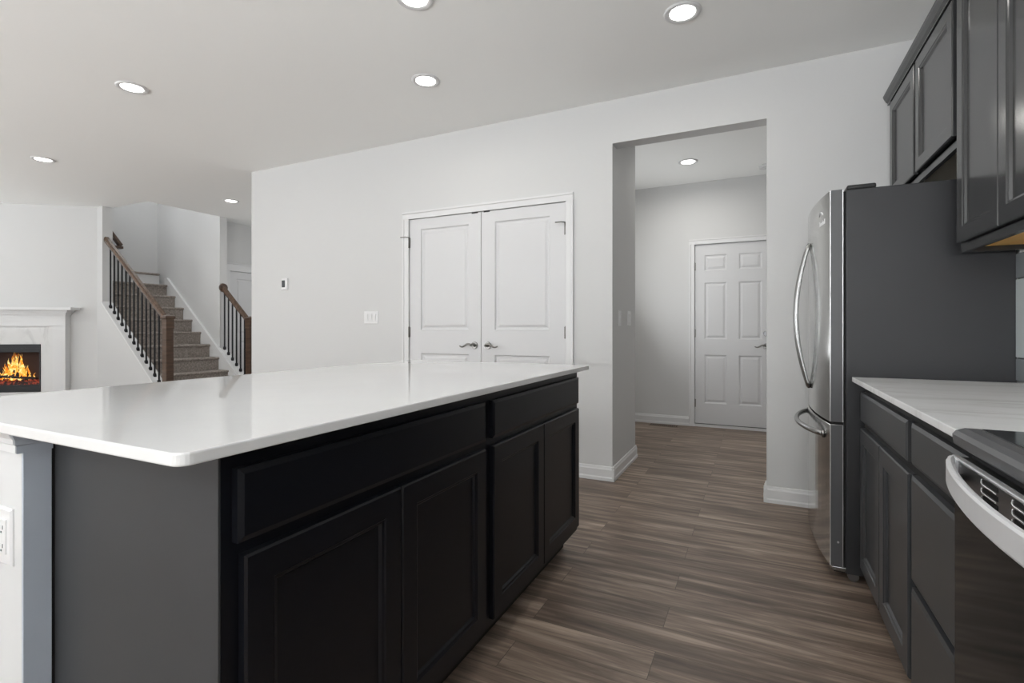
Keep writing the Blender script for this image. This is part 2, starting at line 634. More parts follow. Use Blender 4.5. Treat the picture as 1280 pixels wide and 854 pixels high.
holed_wall('wall_front', YF, (XL, XR), ((-6.5, -3.9, .6, 2.3), (-1.8, 0.4, .45, 2.35)), 'X', -0.12)
window('window_1', YF, -6.5, -3.9, .6, 2.3, 'X', -0.12)
window('window_2', YF, -1.8, 0.4, .45, 2.35, 'X', -0.12)
holed_wall('wall_left', XL, (YF, 2.4), ((-1.8, 0.6, .65, 2.35),), 'Y', -0.12)
window('window_3', XL, -1.8, 0.6, .65, 2.35, 'Y', -0.12)

# diagonal corner wall that carries the fireplace
AN = math.radians(37)
FP0 = Vector((-8.02, 3.70, 0))
FA = Vector((-math.cos(AN), -math.sin(AN), 0))     # along the wall, away from the stairs
FN = Vector((math.sin(AN), -math.cos(AN), 0))      # towards the room
FL = (8.02 + XL) / FA.x                              # length to wall_left
bm = nb()
p1 = FP0 + FA * abs(FL)
prism(bm, [FP0, p1, p1 - FN * .12, FP0 - FN * .12], (0, 0, H))
struct('wall_fireplace', bm, 'wall')
bm = nb()
prism(bm, [(-8.02, 3.70, 0), (-7.889, 3.70, 0), (-7.889, 3.82, 0), (-8.08, 3.82, 0), (-8.09, 3.80, 0)], (0, 0, H))
struct('wall_stair_corner', bm, 'wall')

# stairwell walls
bm = nb()
box(bm, (HX0 - .12, 3.70, 0), (HX0, 4.92, 5.0))
struct('wall_landing', bm, 'wall')
bm = nb()
box(bm, (HX0 - .12, 4.79, 0), (-7.07, 4.90, H))
box(bm, (HX0 - .12, 4.79, H), (HX1, 4.90, 5.0))
struct('wall_stair_back', bm, 'wall')
bm = nb()
box(bm, (HX0, HY0 - .12, H + .02), (HX1 + .12, HY0, 5.0))
struct('wall_upper_front', bm, 'wall')
bm = nb()
box(bm, (HX1, HY0, H + .02), (HX1 + .12, 4.79, 5.0))
struct('wall_upper_right', bm, 'wall')
bm = nb()
box(bm, (HX0 - .12, HY0 - .12, 5.0), (HX1 + .12, 4.92, 5.1))
struct('ceiling_upper', bm, 'ceil')

# foyer: wall with the front door (faces +X) and far wall
FX = -7.30
D3Y0, D3Y1, D3Z = 5.10, 6.01, 1.99
bm = nb()
box(bm, (FX - .12, 4.90, 0), (FX, D3Y0, H))
box(bm, (FX - .12, D3Y0, D3Z), (FX, D3Y1, H))
box(bm, (FX - .12, D3Y1, 0), (FX, 6.3, H))
struct('wall_foyer_left', bm, 'wall')
bm = nb()
box(bm, (FX - .12, 6.3, 0), (XA + WT, 6.42, H))
struct('wall_foyer_back', bm, 'wall')

# ------------------------------------------------------------------ baseboards and casings
BBP = [(0, 0), (0.018, 0), (0.018, 0.020), (0.013, 0.028), (0.013, 0.078), (0.009, 0.086), (0.006, 0.100), (0, 0.102)]


def baseboard(name, runs):
    bm = nb()
    for p0, p1, out in runs:
        profile_sweep(bm, BBP, p0, p1, out)
    struct(name, bm, 'trim')


baseboard('baseboard_back_left', [((XA, YB, 0), (PX0 - .065, YB, 0), (0, -1, 0))])
baseboard('baseboard_back_middle', [((PX1 + .065, YB, 0), (OX0 + .018, YB, 0), (0, -1, 0))])
baseboard('baseboard_passage', [((OX0, YB - .018, 0), (OX0, 4.358, 0), (1, 0, 0))])
baseboard('baseboard_back_right', [((OX1 - .018, YB, 0), (XR, YB, 0), (0, -1, 0)),
                                   ((OX1, YB - .018, 0), (OX1, YB + WT, 0), (-1, 0, 0))])
baseboard('baseboard_hall', [((-1.5, HY, 0), (HD0 - .06, HY, 0), (0, -1, 0))])
baseboard('baseboard_hall_left', [((-1.5, 4.46, 0), (-1.5, HY, 0), (1, 0, 0))])
baseboard('baseboard_foyer', [((FX, 4.90, 0), (FX, D3Y0 - .09, 0), (1, 0, 0))])


def casing(name, x0, x1, z, y, w, d=0.018, zbot=0.0):
    """door casing on a wall facing -Y, back-banded profile"""
    bm = nb()
    for sx, q in ((x0, -1), (x1, 1)):
        b = sx + q * w
        prism(bm, [(sx, y, zbot), (sx, y - d * .5, zbot), (sx + q * .006, y - d * .6, zbot), (b - q * .020, y - d * .65, zbot),
                   (b - q * .014, y - d, zbot), (b, y - d, zbot), (b, y, zbot)], (0, 0, z - zbot))
    prism(bm, [(x0 - w, y, z), (x0 - w, y - d * .55, z), (x0 - w, y - d * .6, z + .006), (x0 - w, y - d * .65, z + w - .020),
               (x0 - w, y - d, z + w - .014), (x0 - w, y - d, z + w), (x0 - w, y, z + w)], (x1 - x0 + 2 * w, 0, 0))
    struct(name, bm, 'trim')


casing('trim_1', PX0, PX1, PZ, YB, 0.062)
casing('trim_2', HD0, HD1, HDZ, HY, 0.058)
# casing of the foyer door, on a wall facing +X
bm = nb()
for s0, s1 in ((D3Y0 - .11, D3Y0), (D3Y1, D3Y1 + .11)):
    box(bm, (FX, s0, 0), (FX + .02, s1, D3Z), 0.003)
box(bm, (FX, D3Y0 - .11, D3Z), (FX + .02, D3Y1 + .11, D3Z + .105), 0.003)
box(bm, (FX, D3Y0 - .12, D3Z + .105), (FX + .035, D3Y1 + .12, D3Z + .122), 0.003)
struct('trim_3', bm, 'trim')

# ------------------------------------------------------------------ doors
PPROF = [(0.004, 0.008), (0.010, 0.012), (0.022, 0.012), (0.040, 0.0045)]


def lever(parent, x, y, z, s):
    """lever set on a face looking -Y: round rose and a wave lever pointing along s"""
    bm = nb()
    cyl(bm, (x, y, z), (x, y - .010, z), 0.031, 0.028, 24)
    cyl(bm, (x, y - .010, z), (x, y - .050, z), 0.0115, 0.010, 16)
    path, ra, rb = [], [], []
    for k in range(13):
        t = k / 12
        path.append((x + s * 0.112 * t, y - .050 - .004 * math.sin(PI * t), z + 0.012 * math.sin(2 * PI * t * 0.95)))
        ra.append(0.009 - .003 * t); rb.append(0.010 - .0045 * t)
    tube(bm, path, ra, 10, rb)
    return obj('door_handle', bm, 'chrome', parent)


def hinge(parent, x, y, z, stop=0):
    bm = nb()
    cyl(bm, (x, y - .008, z - .045), (x, y - .008, z + .045), 0.0065, n=12)
    box(bm, (x - .012, y - .003, z - .044), (x + .012, y + .0005, z + .044))
    cyl(bm, (x, y - .008, z + .045), (x, y - .008, z + .051), 0.004, n=10)
    if stop:
        tube(bm, [(x, y - .012, z + .047), (x + stop * .03, y - .020, z + .052), (x + stop * .075, y - .030, z + .050)], .0045, 8)
    return obj('hinge', bm, 'chrome', parent)


def leaf(name, x0, x1, y, panels, z0=0.012, z1=PZ - .004, t=0.035, prof=PPROF):
    bm = nb()
    pp = [(a - x0, c - z0, b - x0, d - z0) for a, c, b, d in panels]
    panel_slab(bm, x1 - x0, z1 - z0, t, pp, prof, 0.002, facing('-Y', (x0, y, z0)))
    return struct(name, bm, 'door')


XM = -2.018
g = 0.002
yd = YB + 0.004
d1 = leaf('door_1', PX0 + .004, XM - g, yd, [(-2.615, 1.085, -2.135, 1.955), (-2.615, .24, -2.135, .885)])
d2 = leaf('door_2', XM + g, PX1 - .004, yd, [(-1.892, 1.085, -1.420, 1.955), (-1.892, .24, -1.420, .885)])
lever(d1, -2.080, yd, .960, -1)
lever(d2, -1.955, yd, .960, 1)
for z, st in ((1.845, 1), (1.066, 0), (.26, 0)):
    hinge(d1, PX0 + .001, yd, z, -1 if st else 0)
    hinge(d2, PX1 - .001, yd, z, -1 if st else 0)
for d, xx in ((d1, XM - .060), (d2, XM + .052)):
    bm = nb()
    box(bm, (xx - .028, yd - .0015, PZ - .012), (xx + .028, yd + .02, PZ - .001))
    obj('ball_catch', bm, 'blackp', d)
# dark pantry jamb behind the leaves
bm = nb()
box(bm, (PX0, YB + .045, 0), (PX1, YB + WT, PZ))
struct('trim_4', bm, 'door')

y3 = HY + .012
cols = ((-.530, -.300), (-.179, .047))
rows = ((.265, .805), (.980, 1.610), (1.745, 1.918))
d3 = leaf('door_3', HD0 + .004, HD1 - .004, y3, [(a, z0, b, z1) for a, b in cols for z0, z1 in rows], 0.035, HDZ - .004, .04,
          [(0.008, 0.007), (0.018, 0.009), (0.040, 0.002)])
bm = nb()
cyl(bm, (.088, y3, 1.045), (.088, y3 - .022, 1.045), .030, .027, 24)
box(bm, (.084, y3 - .040, 1.028), (.092, y3 - .020, 1.062), .002)
obj('deadbolt', bm, 'steeld', d3)
lever(d3, .088, y3, .910, -1)
for z in (1.795, 1.045, .26):
    hinge(d3, HD0 + .001, y3, z)
bm = nb()
box(bm, (HD0, HY - .002, 0.0), (HD1, HY + .12, .012), .001)
struct('trim_5', bm, 'trim')
bm = nb()
box(bm, (HD0, HY + .002, 0.012), (HD1, HY + .04, .034))
obj('door_sweep', bm, 'blackp', d3)

# foyer door leaf (faces +X)
bm = nb()
panel_slab(bm, D3Y1 - D3Y0 - .008, D3Z - .02, .04, [(.12, .16, .80, .88), (.12, 1.0, .80, 1.86)], PPROF, .002,
           facing('+X', (FX - .01, D3Y0 + .004, .015)))
struct('door_4', bm, 'door')

# ------------------------------------------------------------------ stairs
SX3, SZ3, RUN, RISE = -6.818, 0.504, 0.2085, 0.1827
NS = 10
SY0, SY1 = 3.805, 4.755


def nose(k):
    return SX3 - (k - 3) * RUN, SZ3 + (k - 3) * RISE


st = thing('staircase', 'carpeted staircase climbing to the left between a white knee wall and white stringer', 'stairs', (-7.4, 4.3, 0))
bm = nb()
for k in range(1, NS + 1):
    x, z = nose(k)
    zb = 0 if k == 1 else nose(k - 1)[1]
    xe = x - RUN if k < NS else HX0 + .022
    # riser + tread with rounded nosing
    pts = [(x - .020, SY0, zb), (x - .020, SY0, z - .034), (x - .004, SY0, z - .030), (x, SY0, z - .018), (x - .002, SY0, z - .006),
           (x - .012, SY0, z), (xe - .02, SY0, z), (xe - .02, SY0, zb)]
    prism(bm, pts, (0, SY1 - SY0, 0))
obj('carpet_tread', bm, 'carpet', st, label='grey brown carpet runner over the steps')
bm = nb()
x, z = nose(11)
box(bm, (HX0 + .002, 4.36, z - .17), (HX0 + .11, SY1, z - .03))
obj('upper_riser', bm, 'trim', st)
bm = nb()
box(bm, (HX0 + .002, 4.35, z - .032), (HX0 + .13, SY1, z + .002), .012)
obj('upper_step', bm, 'carpet', st)
# far white stringer with skirt on the wall and curb below the far railing
bm = nb()
sl = RISE / RUN
xs, zs_ = -6.40, 0.0
zt = lambda x, off: SZ3 + (SX3 - x) * sl + off
pts = [(-8.36, SY1, zt(-8.36, -.3)), (-8.36, SY1, zt(-8.36, .035)), (-8.30, SY1, zt(-8.36, .035)), (-6.47, SY1, zt(-6.47, .085)), (-6.47, SY1, 0), (-7.0, SY1, 0)]
prism(bm, pts, (0, .034, 0))
obj('stringer', bm, 'trim', st, label='white stringer board')
bm = nb()
pts = [(-7.069, 4.79, zt(-7.07, .095)), (-6.53, 4.79, zt(-6.53, .095)), (-6.53, 4.79, 0), (-7.069, 4.79, 0)]
prism(bm, pts, (0, .10, 0))
struct('wall_stair_curb', bm, 'trim')
# near knee wall under the near railing
bm = nb()
prism(bm, [(-7.889, 3.70, 0), (-7.889, 3.70, 1.452), (-6.60, 3.70, 1.452 - 1.289 * sl), (-6.45, 3.70, .20), (-6.45, 3.70, 0)], (0, .10, 0))
struct('wall_knee', bm, 'wall')
bm = nb()
prism(bm, [(-7.889, 3.685, 1.440), (-7.889, 3.685, 1.462), (-6.60, 3.685, 1.462 - 1.289 * sl), (-6.60, 3.685, 1.440 - 1.289 * sl)], (0, .13, 0))
struct('trim_6', bm, 'trim')


def newel(parent, x, y, ztop, w=0.088):
    bm = nb()
    h = w / 2
    box(bm, (x - h, y - h, 0), (x + h, y + h, ztop - .03), .004)
    box(bm, (x - h - .006, y - h - .006, ztop - .175), (x + h + .006, y + h + .006, ztop - .160), .003)
    box(bm, (x - h - .004, y - h - .004, ztop - .16), (x + h + .004, y + h + .004, ztop - .055), .002)
    n = obj('newel_post', bm, 'wood', parent)
    bm = nb()
    box(bm, (x - h - .016, y - h - .016, ztop - .055), (x + h + .016, y + h + .016, ztop - .022), .006)
    # low pyramid top
    a = h + .010
    vs = [bm.verts.new(p) for p in ((x - a, y - a, ztop - .024), (x + a, y - a, ztop - .024), (x + a, y + a, ztop - .024), (x - a, y + a, ztop - .024))]
    t = bm.verts.new((x, y, ztop))
    bm.faces.new(vs[::-1])
    for i in range(4):
        bm.faces.new((vs[i], vs[(i + 1) % 4], t))
    obj('post_cap', bm, 'wood', n)


HRP = [(-.030, 0), (.030, 0), (.034, .018), (.030, .040), (.018, .054), (-.018, .054), (-.030, .040), (-.034, .018)]


def handrail(parent, x0, z0, x1, z1, y, name='handrail'):
    bm = nb()
    d = Vector((x1 - x0, 0, z1 - z0)).normalized()
    up = Vector((-d.z, 0, d.x)) if d.x > 0 else Vector((d.z, 0, -d.x))
    rail_sweep(bm, [(a, b - .054) for a, b in HRP], [((x0, y, z0), (0, 1, 0), up), ((x1, y, z1), (0, 1, 0), up)])
    return obj(name, bm, 'woodr', parent)


def baluster(parent, x, y, z0, z1):
    bm = nb()
    w = .0075
    box(bm, (x - w, y - w, z0), (x + w, y + w, z1))
    box(bm, (x - .016, y - .016, z0 - .012), (x + .016, y + .016, z0 + .022), .005)
    prism(bm, [(x - .013, y - .013, z0 + .022), (x + .013, y - .013, z0 + .022), (x + .013, y + .013, z0 + .022), (x - .013, y + .013, z0 + .022)], (0, 0, .012))
    obj('baluster', bm, 'iron', parent)


RY = 3.75
rl = thing('stair_railing', 'near stair railing with brown handrail, black balusters and square newel post', 'railing', (-6.52, RY, 0))
newel(rl, -6.52, RY, 1.275)
rx0, rz0, rx1, rz1 = -7.885, 2.335, -6.565, 1.262
handrail(rl, rx0, rz0, rx1, rz1, RY)
for k in range(14):
    x = -7.795 + k * (1.182 / 13)
    zr = rz0 + (x - rx0) * (rz1 - rz0) / (rx1 - rx0) - .065
    baluster(rl, x, RY, 1.462 - (x + 7.889) * sl, zr)
RY2 = 4.84
rr = thing('stair_railing', 'short far stair railing with brown handrail, round rosette and newel post', 'railing', (-6.50, RY2, 0))
newel(rr, -6.48, RY2, 1.275, .085)
fx0, fz0, fx1, fz1 = -7.075, 1.745, -6.525, 1.262
handrail(rr, fx0, fz0, fx1, fz1, RY2)
bm = nb()
cyl(bm, (-7.069, RY2, 1.700), (-7.045, RY2, 1.700), .066, .058, 28)
obj('rosette', bm, 'wood', rr)
for k in range(6):
    x = -7.035 + k * .088
    zr = fz0 + (x - fx0) * (fz1 - fz0) / (fx1 - fx0) - .065
    baluster(rr, x, RY2, zt(x, .105), zr)

# short wall rail beside the landing
wr = thing('wall_handrail', 'short dark brown handrail end on the landing wall above the stairs', 'handrail', (-8.5, 4.15, 2.3))
bm = nb()
rail_sweep(bm, [(a, b - .03) for a, b in HRP], [((-8.52, 4.02, 2.62), (1, 0, 0), (0, .75, .66)), ((-8.52, 4.235, 2.335), (1, 0, 0), (0, .75, .66))])
obj('handrail', bm, 'wood', wr)
bm = nb()
box(bm, (-8.60, 4.09, 2.285), (-8.49, 4.255, 2.325), .008)
obj('rail_return', bm, 'wood', wr)

# ------------------------------------------------------------------ fireplace
def FP(s, o, z):
    return FP0 + FA * (s + .045) + FN * o + Vector((0, 0, z))


def fbox(bm, s0, s1, o0, o1, z0, z1, bev=0.0):
    pts = [FP(s0, o0, z0), FP(s1, o0, z0), FP(s1, o1, z0), FP(s0, o1, z0)]
    n0 = len(bm.verts)
    prism(bm, pts, (0, 0, z1 - z0))


FC = 1.12           # centre of the fireplace along the wall
fp = thing('fireplace_mantel', 'white corner fireplace mantel with a marble surround', 'fireplace', FP(FC, 0, 0))


def sym(f):
    for s in (1, -1):
        f(s)


bm = nb()
for s in (1, -1):
    a = FC + s * (FC - .270); b = FC + s * (FC - .415)
    fbox(bm, a, b, 0, .10, 0, 1.125)
    fbox(bm, FC + s * (FC - .262), FC + s * (FC - .422), 0, .112, 0, .14)
fbox(bm, .270, 2 * FC - .270, 0, .10, 1.125, 1.37)
fbox(bm, .265, 2 * FC - .265, 0, .108, 1.135, 1.150)
obj('mantel_frame', bm, 'trim', fp)
bm = nb()
for z0, z1, e, o in ((1.28, 1.31, .02, .125), (1.31, 1.34, .05, .15), (1.34, 1.375, .12, .20)):
    fbox(bm, .27 - e, 2 * FC - .27 + e, 0, o, z0, z1)
obj('mantel_shelf', bm, 'trim', fp)
bm = nb()
for s in (1, -1):
    fbox(bm, FC + s * (FC - .415), FC + s * (FC - .555), 0, .085, 0, 1.125)
fbox(bm, .555, 2 * FC - .555, 0, .085, .895, 1.125)
fbox(bm, .555, 2 * FC - .555, 0, .085, 0, .27)
obj('marble_surround', bm, 'marble', fp)
# electric fire insert
I0, I1, IZ0, IZ1 = .557, 2 * FC - .557, .272, .893
fi = thing('electric_fireplace', 'black electric fire insert glowing with orange flames over logs', 'fireplace insert', FP(FC, 0.04, IZ0))
bm = nb()
fbox(bm, I0, I1, .075, .095, .790, IZ1)
fbox(bm, I0, I1, .075, .095, IZ0, .365)
fbox(bm, I0, I0 + .012, .075, .095, .365, .790)
fbox(bm, I1 - .012, I1, .075, .095, .365, .790)
fbox(bm, I0 + .01, I1 - .01, .09, .100, .835, .842)
obj('insert_frame', bm, 'insert', fi)
bm = nb()
fbox(bm, I0 + .012, I1 - .012, .003, .010, .365, .790)
fbox(bm, I0 + .010, I0 + .016, .003, .075, .365, .790)
fbox(bm, I1 - .016, I1 - .010, .003, .075, .365, .790)
obj('firebox', bm, 'soot', fi)
bm = nb()
fbox(bm, I0 + .012, I1 - .012, .010, .072, .365, .405)
for k in range(60):
    s = random.uniform(I0 + .04, I1 - .04); o = random.uniform(.02, .065); z = random.uniform(.40, .435)
    r = random.uniform(.012, .026)
    bmesh.ops.create_icosphere(bm, subdivisions=1, radius=r, matrix=Matrix.Translation(FP(s, o, z)))
obj('ember_bed', bm, 'ember', fi)
for s0, z0, s1, z1, o in ((.62, .445, 1.02, .475, .055), (.80, .50, 1.22, .44, .045), (1.05, .45, 1.55, .49, .055), (.72, .42, .90, .55, .04), (1.2, .54, 1.45, .43, .05)):
    bm = nb()
    tube(bm, [FP(s0 + (s1 - s0) * t / 5, o, z0 + (z1 - z0) * t / 5 + .006 * math.sin(t * 3)) for t in range(6)],
         [.014, .019, .018, .020, .018, .013], 9)
    obj('fire_log', bm, 'log', fi)
bm = nb()
for k in range(46):
    big = k % 4 != 0
    s = random.gauss(.86, .075) if big else random.uniform(.95, I1 - .10)
    s = min(max(s, I0 + .07), I1 - .07)
    hh = random.uniform(.16, .30) * math.exp(-((s - .86) / .16) ** 2) + random.uniform(.05, .10)
    o = random.uniform(.018, .05)
    w = random.uniform(.014, .032)
    ph = random.uniform(0, 6)
    path = [FP(s + .020 * math.sin(ph + t * .8) * (t / 7), o, .42 + hh * t / 7) for t in range(8)]
    tube(bm, path, [w * q for q in (.6, 1, .95, .8, .62, .42, .22, .04)], 7, [.006 * q for q in (.6, 1, 1, .8, .6, .4, .2, .05)])
obj('flames', bm, 'flame', fi, label='orange and yellow flames', kind='stuff')

# ------------------------------------------------------------------ kitchen island
ZT = 0.914
XF, XFR = -0.785, -0.804
IY0, IY1 = 0.545, 2.395


def cab_door(parent, face, x, y0, y1, z0, z1, m, frame=0.058, t=0.019):
    """shaker style door on a face looking +X or -X between y0<y1"""
    bm = nb()
    w, h = y1 - y0, z1 - z0
    mx = facing(face, (x, y0 if face == '+X' else y1, z0))
    panel_slab(bm, w, h, t, [(frame, frame, w - frame, h - frame)], [(0.003, .003), (0.009, .005), (0.014, 0.0115)], 0.004, mx, 0.004)
    return obj('door', bm, m, parent)


def cab_drawer(parent, face, x, y0, y1, z0, z1, m, t=0.019, e=0.010):
    bm = nb()
    w, h = y1 - y0, z1 - z0
    mx = facing(face, (x, y0 if face == '+X' else y1, z0))
    panel_slab(bm, w, h, t, [], [], 0.004, mx, e)
    return obj('drawer_front', bm, m, parent)


def face_frame(bm, x, xb, y0, y1, z0, z1, st=.028):
    box(bm, (x, y0, z0), (xb, y0 + st, z1)); box(bm, (x, y1 - st, z0), (xb, y1, z1))
    box(bm, (x, y0 + st, z0), (xb, y1 - st, z0 + .03)); box(bm, (x, y0 + st, z1 - .03), (xb, y1 - st, z1))


def island_cab(label, y0, y1, dy, drw):
    c = thing('island_cabinet', label, 'cabinet', (-1.1, (y0 + y1) / 2, 0), 'island base cabinets')
    bm = nb()
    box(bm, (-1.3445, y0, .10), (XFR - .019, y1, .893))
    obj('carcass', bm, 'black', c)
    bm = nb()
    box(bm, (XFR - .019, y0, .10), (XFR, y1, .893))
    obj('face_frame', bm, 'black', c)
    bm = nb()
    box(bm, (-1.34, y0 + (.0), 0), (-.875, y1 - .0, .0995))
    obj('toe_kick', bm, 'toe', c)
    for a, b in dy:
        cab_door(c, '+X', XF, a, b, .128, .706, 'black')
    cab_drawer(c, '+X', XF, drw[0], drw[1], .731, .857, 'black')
    return c


island_cab('near dark island base cabinet with wide slab front above two large doors', IY0 + .0015, 1.4575, ((.578, .999), (1.003, 1.432)), (.566, 1.432))
island_cab('far dark island base cabinet with drawer above two doors, beside the floor passage', 1.458, IY1, ((1.484, 1.921), (1.925, 2.375)), (1.480, 2.375))
# near end panel
WX = -1.345
bm = nb()
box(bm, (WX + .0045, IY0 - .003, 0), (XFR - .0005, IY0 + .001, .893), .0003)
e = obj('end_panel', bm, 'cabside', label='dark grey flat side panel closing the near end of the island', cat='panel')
rebase(e, (-1.1, IY0, 0))
# white half wall behind the cabinets with outlet and top moulding
bm = nb()
box(bm, (-1.482, .490, 0), (WX, IY1, .893))
struct('wall_island', bm, 'wall')
CRP = [(0, -.050), (.010, -.050), (.010, -.035), (.013, -.032), (.014, -.022), (.021, -.009), (.024, 0), (0, 0)]
bm = nb()
rail_sweep(bm, CRP, [((-1.482, IY1, .893), (-1, 0, 0), (0, 0, 1)), ((-1.482, .490, .893), (-1, -1, 0), (0, 0, 1)),
                     ((WX, .490, .893), (0, -1, 0), (0, 0, 1))])
struct('trim_7', bm, 'trim')
pl_ = thing('pilaster', 'narrow blue grey pilaster with moulded cap at the island corner', 'post', (WX, .51, 0))
bm = nb()
box(bm, (WX + .0005, .4895, 0), (WX + .008, .536, .893), .001)
obj('shaft', bm, 'pil', pl_)
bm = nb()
box(bm, (WX + .0005, .5365, 0), (WX + .004, IY0 + .001, .893))  # black strip puts the recess shade beside the end panel into colour
obj('recess_shade_strip', bm, 'toe', pl_)
bm = nb()
rail_sweep(bm, CRP, [((WX + .0005, .4885, .893), (1, -1, 0), (0, 0, 1)), ((WX + .0005, .537, .893), (1, 0, 0), (0, 0, 1))])
obj('cap_moulding', bm, 'pil', pl_)


def rounded_slab(bm, x0, y0, x1, y1, z0, z1, r=0.022, n=6, bev=0.003):
    pts = []
    for cx, cy, a0 in ((x1 - r, y1 - r, 0), (x0 + r, y1 - r, 90), (x0 + r, y0 + r, 180), (x1 - r, y0 + r, 270)):
        for k in range(n + 1):
            a = math.radians(a0 + 90 * k / n)
            pts.append((cx + r * math.cos(a), cy + r * math.sin(a), z0))
    prism(bm, pts, (0, 0, z1 - z0), bev=bev)


bm = nb()
rounded_slab(bm, -1.825, .443, -.745, 2.421, .8935, ZT)
o = obj('worktop', bm, 'quartz', label='long glossy white quartz worktop with rounded corners on the island', cat='countertop')
rebase(o, (-1.28, 1.43, .8935))


def duplex(name, label, origin, face, w=.070, h=.118, kind='outlet'):
    """wall plate in a local frame: front on -Y"""
    mx = facing(face, origin)
    t = thing(name, label, kind, origin)
    bm = nb()
    panel_slab(bm, w, h, .006, [], [], .003, mx @ Matrix.Translation((-w / 2, -.006, -h / 2)), .004)
    obj('plate', bm, 'plastic', t)
    return t, mx


def boxl(bm, mx, a, b, bev=0.0):
    n0 = len(bm.verts)
    tmp = nb()
    box(tmp, a, b, bev)
    bmesh.ops.transform(tmp, matrix=mx, verts=tmp.verts)
    me = bpy.data.meshes.new('tmp'); tmp.to_mesh(me); tmp.free()
    bm.from_mesh(me)
    bpy.data.meshes.remove(me)


t, mx = duplex('outlet', 'white electrical outlet on the white end of the island half wall', (-1.411, .490, .664), '-Y')
bm = nb()
boxl(bm, mx, (-.018, -.0085, -.036), (.018, -.004, .036), .0015)
obj('receptacle', bm, 'plastic', t)
for zc in (.019, -.019):
    for a, b, c_, d_ in ((-.0075, -.0055, -.004, .004), (.0055, .0075, -.004, .004), (-.002, .002, -.012, -.008)):
        bm = nb()
        boxl(bm, mx, (a, -.0089, zc + c_), (b, -.008, zc + d_))
        obj('slot', bm, 'gap', t)

# ------------------------------------------------------------------ wall devices
t = thing('thermostat', 'small white thermostat with black screen on the wall left of the pantry', 'thermostat', (-4.28, YB, 1.545))
bm = nb()
panel_slab(bm, .085, .115, .014, [], [], .004, facing('-Y', (-4.315, YB - .014, 1.487)), .005)
obj('housing', bm, 'plastic', t)
bm = nb()
box(bm, (-4.305, YB - .0165, 1.512), (-4.262, YB - .0138, 1.582), .001)
obj('screen', bm, 'screen', t)


def switches(origin, face, n, label):
    w = .046 * n + .024
    t, mx = duplex('light_switch', label, origin, face, w, .115, 'switch')
    for k in range(n):
        xc = (k - (n - 1) / 2) * .046
        bm = nb()
        boxl(bm, mx, (xc - .0165, -.0075, -.033), (xc + .0165, -.004, .033), .001)
        # rocker tilted by a wedge
        boxl(bm, mx @ Matrix.Translation((xc, -.0078, 0)) @ Matrix.Rotation(math.radians(4), 4, 'X'), (-.0145, -.003, -.030), (.0145, .002, .030), .001)
        obj('rocker', bm, 'plastic', t)


switches((-3.162, YB, 1.198), '-Y', 3, 'white triple light switch plate beside the pantry doors')
switches((OX0, 3.79, 1.175), '+X', 1, 'white single light switch in the passage, nearer the kitchen')
switches((OX0, 4.10, 1.180), '+X', 2, 'white double light switch plate in the passage, nearer the hall')

# floor register
t = thing('floor_vent', 'brown floor register by the hall baseboard', 'vent', (-.95, 5.90, 0))
bm = nb()
box(bm, (-1.11, 5.86, .0), (-.79, 5.945, .005), .001)
obj('vent_frame', bm, 'floor', t)
for k in range(14):
    bm = nb()
    x = -1.095 + k * .0215
    box(bm, (x, 5.868, .0045), (x + .010, 5.937, .0062))
    obj('slot', bm, 'gap', t)

# ------------------------------------------------------------------ recessed ceiling lights
def downlight(loc, label, power=2.5):
    t = thing('ceiling_light', label, 'ceiling light', loc, 'recessed round ceiling lights')
    x, y, z = loc
    bm = nb()
    n = 40
    prof = [(.094, 0), (.092, -.006), (.082, -.009), (.070, -.008), (.064, -.004)]
    rings = [[bm.verts.new((x + r * math.cos(2 * PI * k / n), y + r * math.sin(2 * PI * k / n), z + dz)) for k in range(n)] for r, dz in prof]
    for a, b in zip(rings, rings[1:]):
        for k in range(n):
            f = bm.faces.new((a[k], a[(k + 1) % n], b[(k + 1) % n], b[k])); f.smooth = True
    bm.faces.new(rings[0])
    obj('trim_ring', bm, 'trim', t)
    bm = nb()
    cyl(bm, (x, y, z - .0015), (x, y, z - .0055), .064, n=40)
    obj('diffuser', bm, 'lens', t)
    area('lamp', (x, y, z - .012), (0, 0, 0), .15, .15, power, (1.0, .97, .92), 'DISK', 170)


downlight((-.349, 2.749, H), 'round recessed ceiling light nearest the upper cabinets')
downlight((-1.532, 2.05, H), 'round recessed ceiling light above the island, cut off at the top edge of the photo')
downlight((-1.975, 2.763, H), 'round recessed ceiling light in front of the pantry doors')
downlight((-3.829, 1.969, H), 'round recessed ceiling light over the living room side, left of the pantry one')
downlight((-6.227, 2.428, H), 'round recessed ceiling light nearest the fireplace')
downlight((-6.075, 4.269, H), 'round recessed ceiling light beside the staircase')
downlight((-.612, 5.229, H), 'round recessed ceiling light in the hall beyond the opening', 7)
t = thing('smoke_detector', 'small white smoke detector on the hall ceiling', 'smoke detector', (.075, 5.69, H))
bm = nb()
cyl(bm, (.075, 5.69, H), (.075, 5.69, H - .028), .062, .055, 28)
obj('body', bm, 'plastic', t)
bm = nb()
cyl(bm, (.075, 5.69, H - .028), (.075, 5.69, H - .036), .030, .026, 20)
obj('sensor_cap', bm, 'plastic', t)

# ------------------------------------------------------------------ right-hand base cabinets
RX, RXF = 0.382, 0.401
ZR = 0.893


def right_cab(label, y0, y1):
    c = thing('base_cabinet', label, 'cabinet', (.7, (y0 + y1) / 2, 0), 'charcoal base cabinets by the stove')
    bm = nb()
    box(bm, (RXF + .019, y0, .10), (XR - .002, y1, ZR - .020))
    obj('carcass', bm, 'cabside', c)
    bm = nb()
    box(bm, (RXF, y0, .10), (RXF + .019, y1, ZR - .020))
    obj('face_frame', bm, 'toe', c)
    bm = nb()
    box(bm, (RXF + .07, y0, 0), (XR - .002, y1, .0995))
    obj('toe_kick', bm, 'toe', c)
    return c


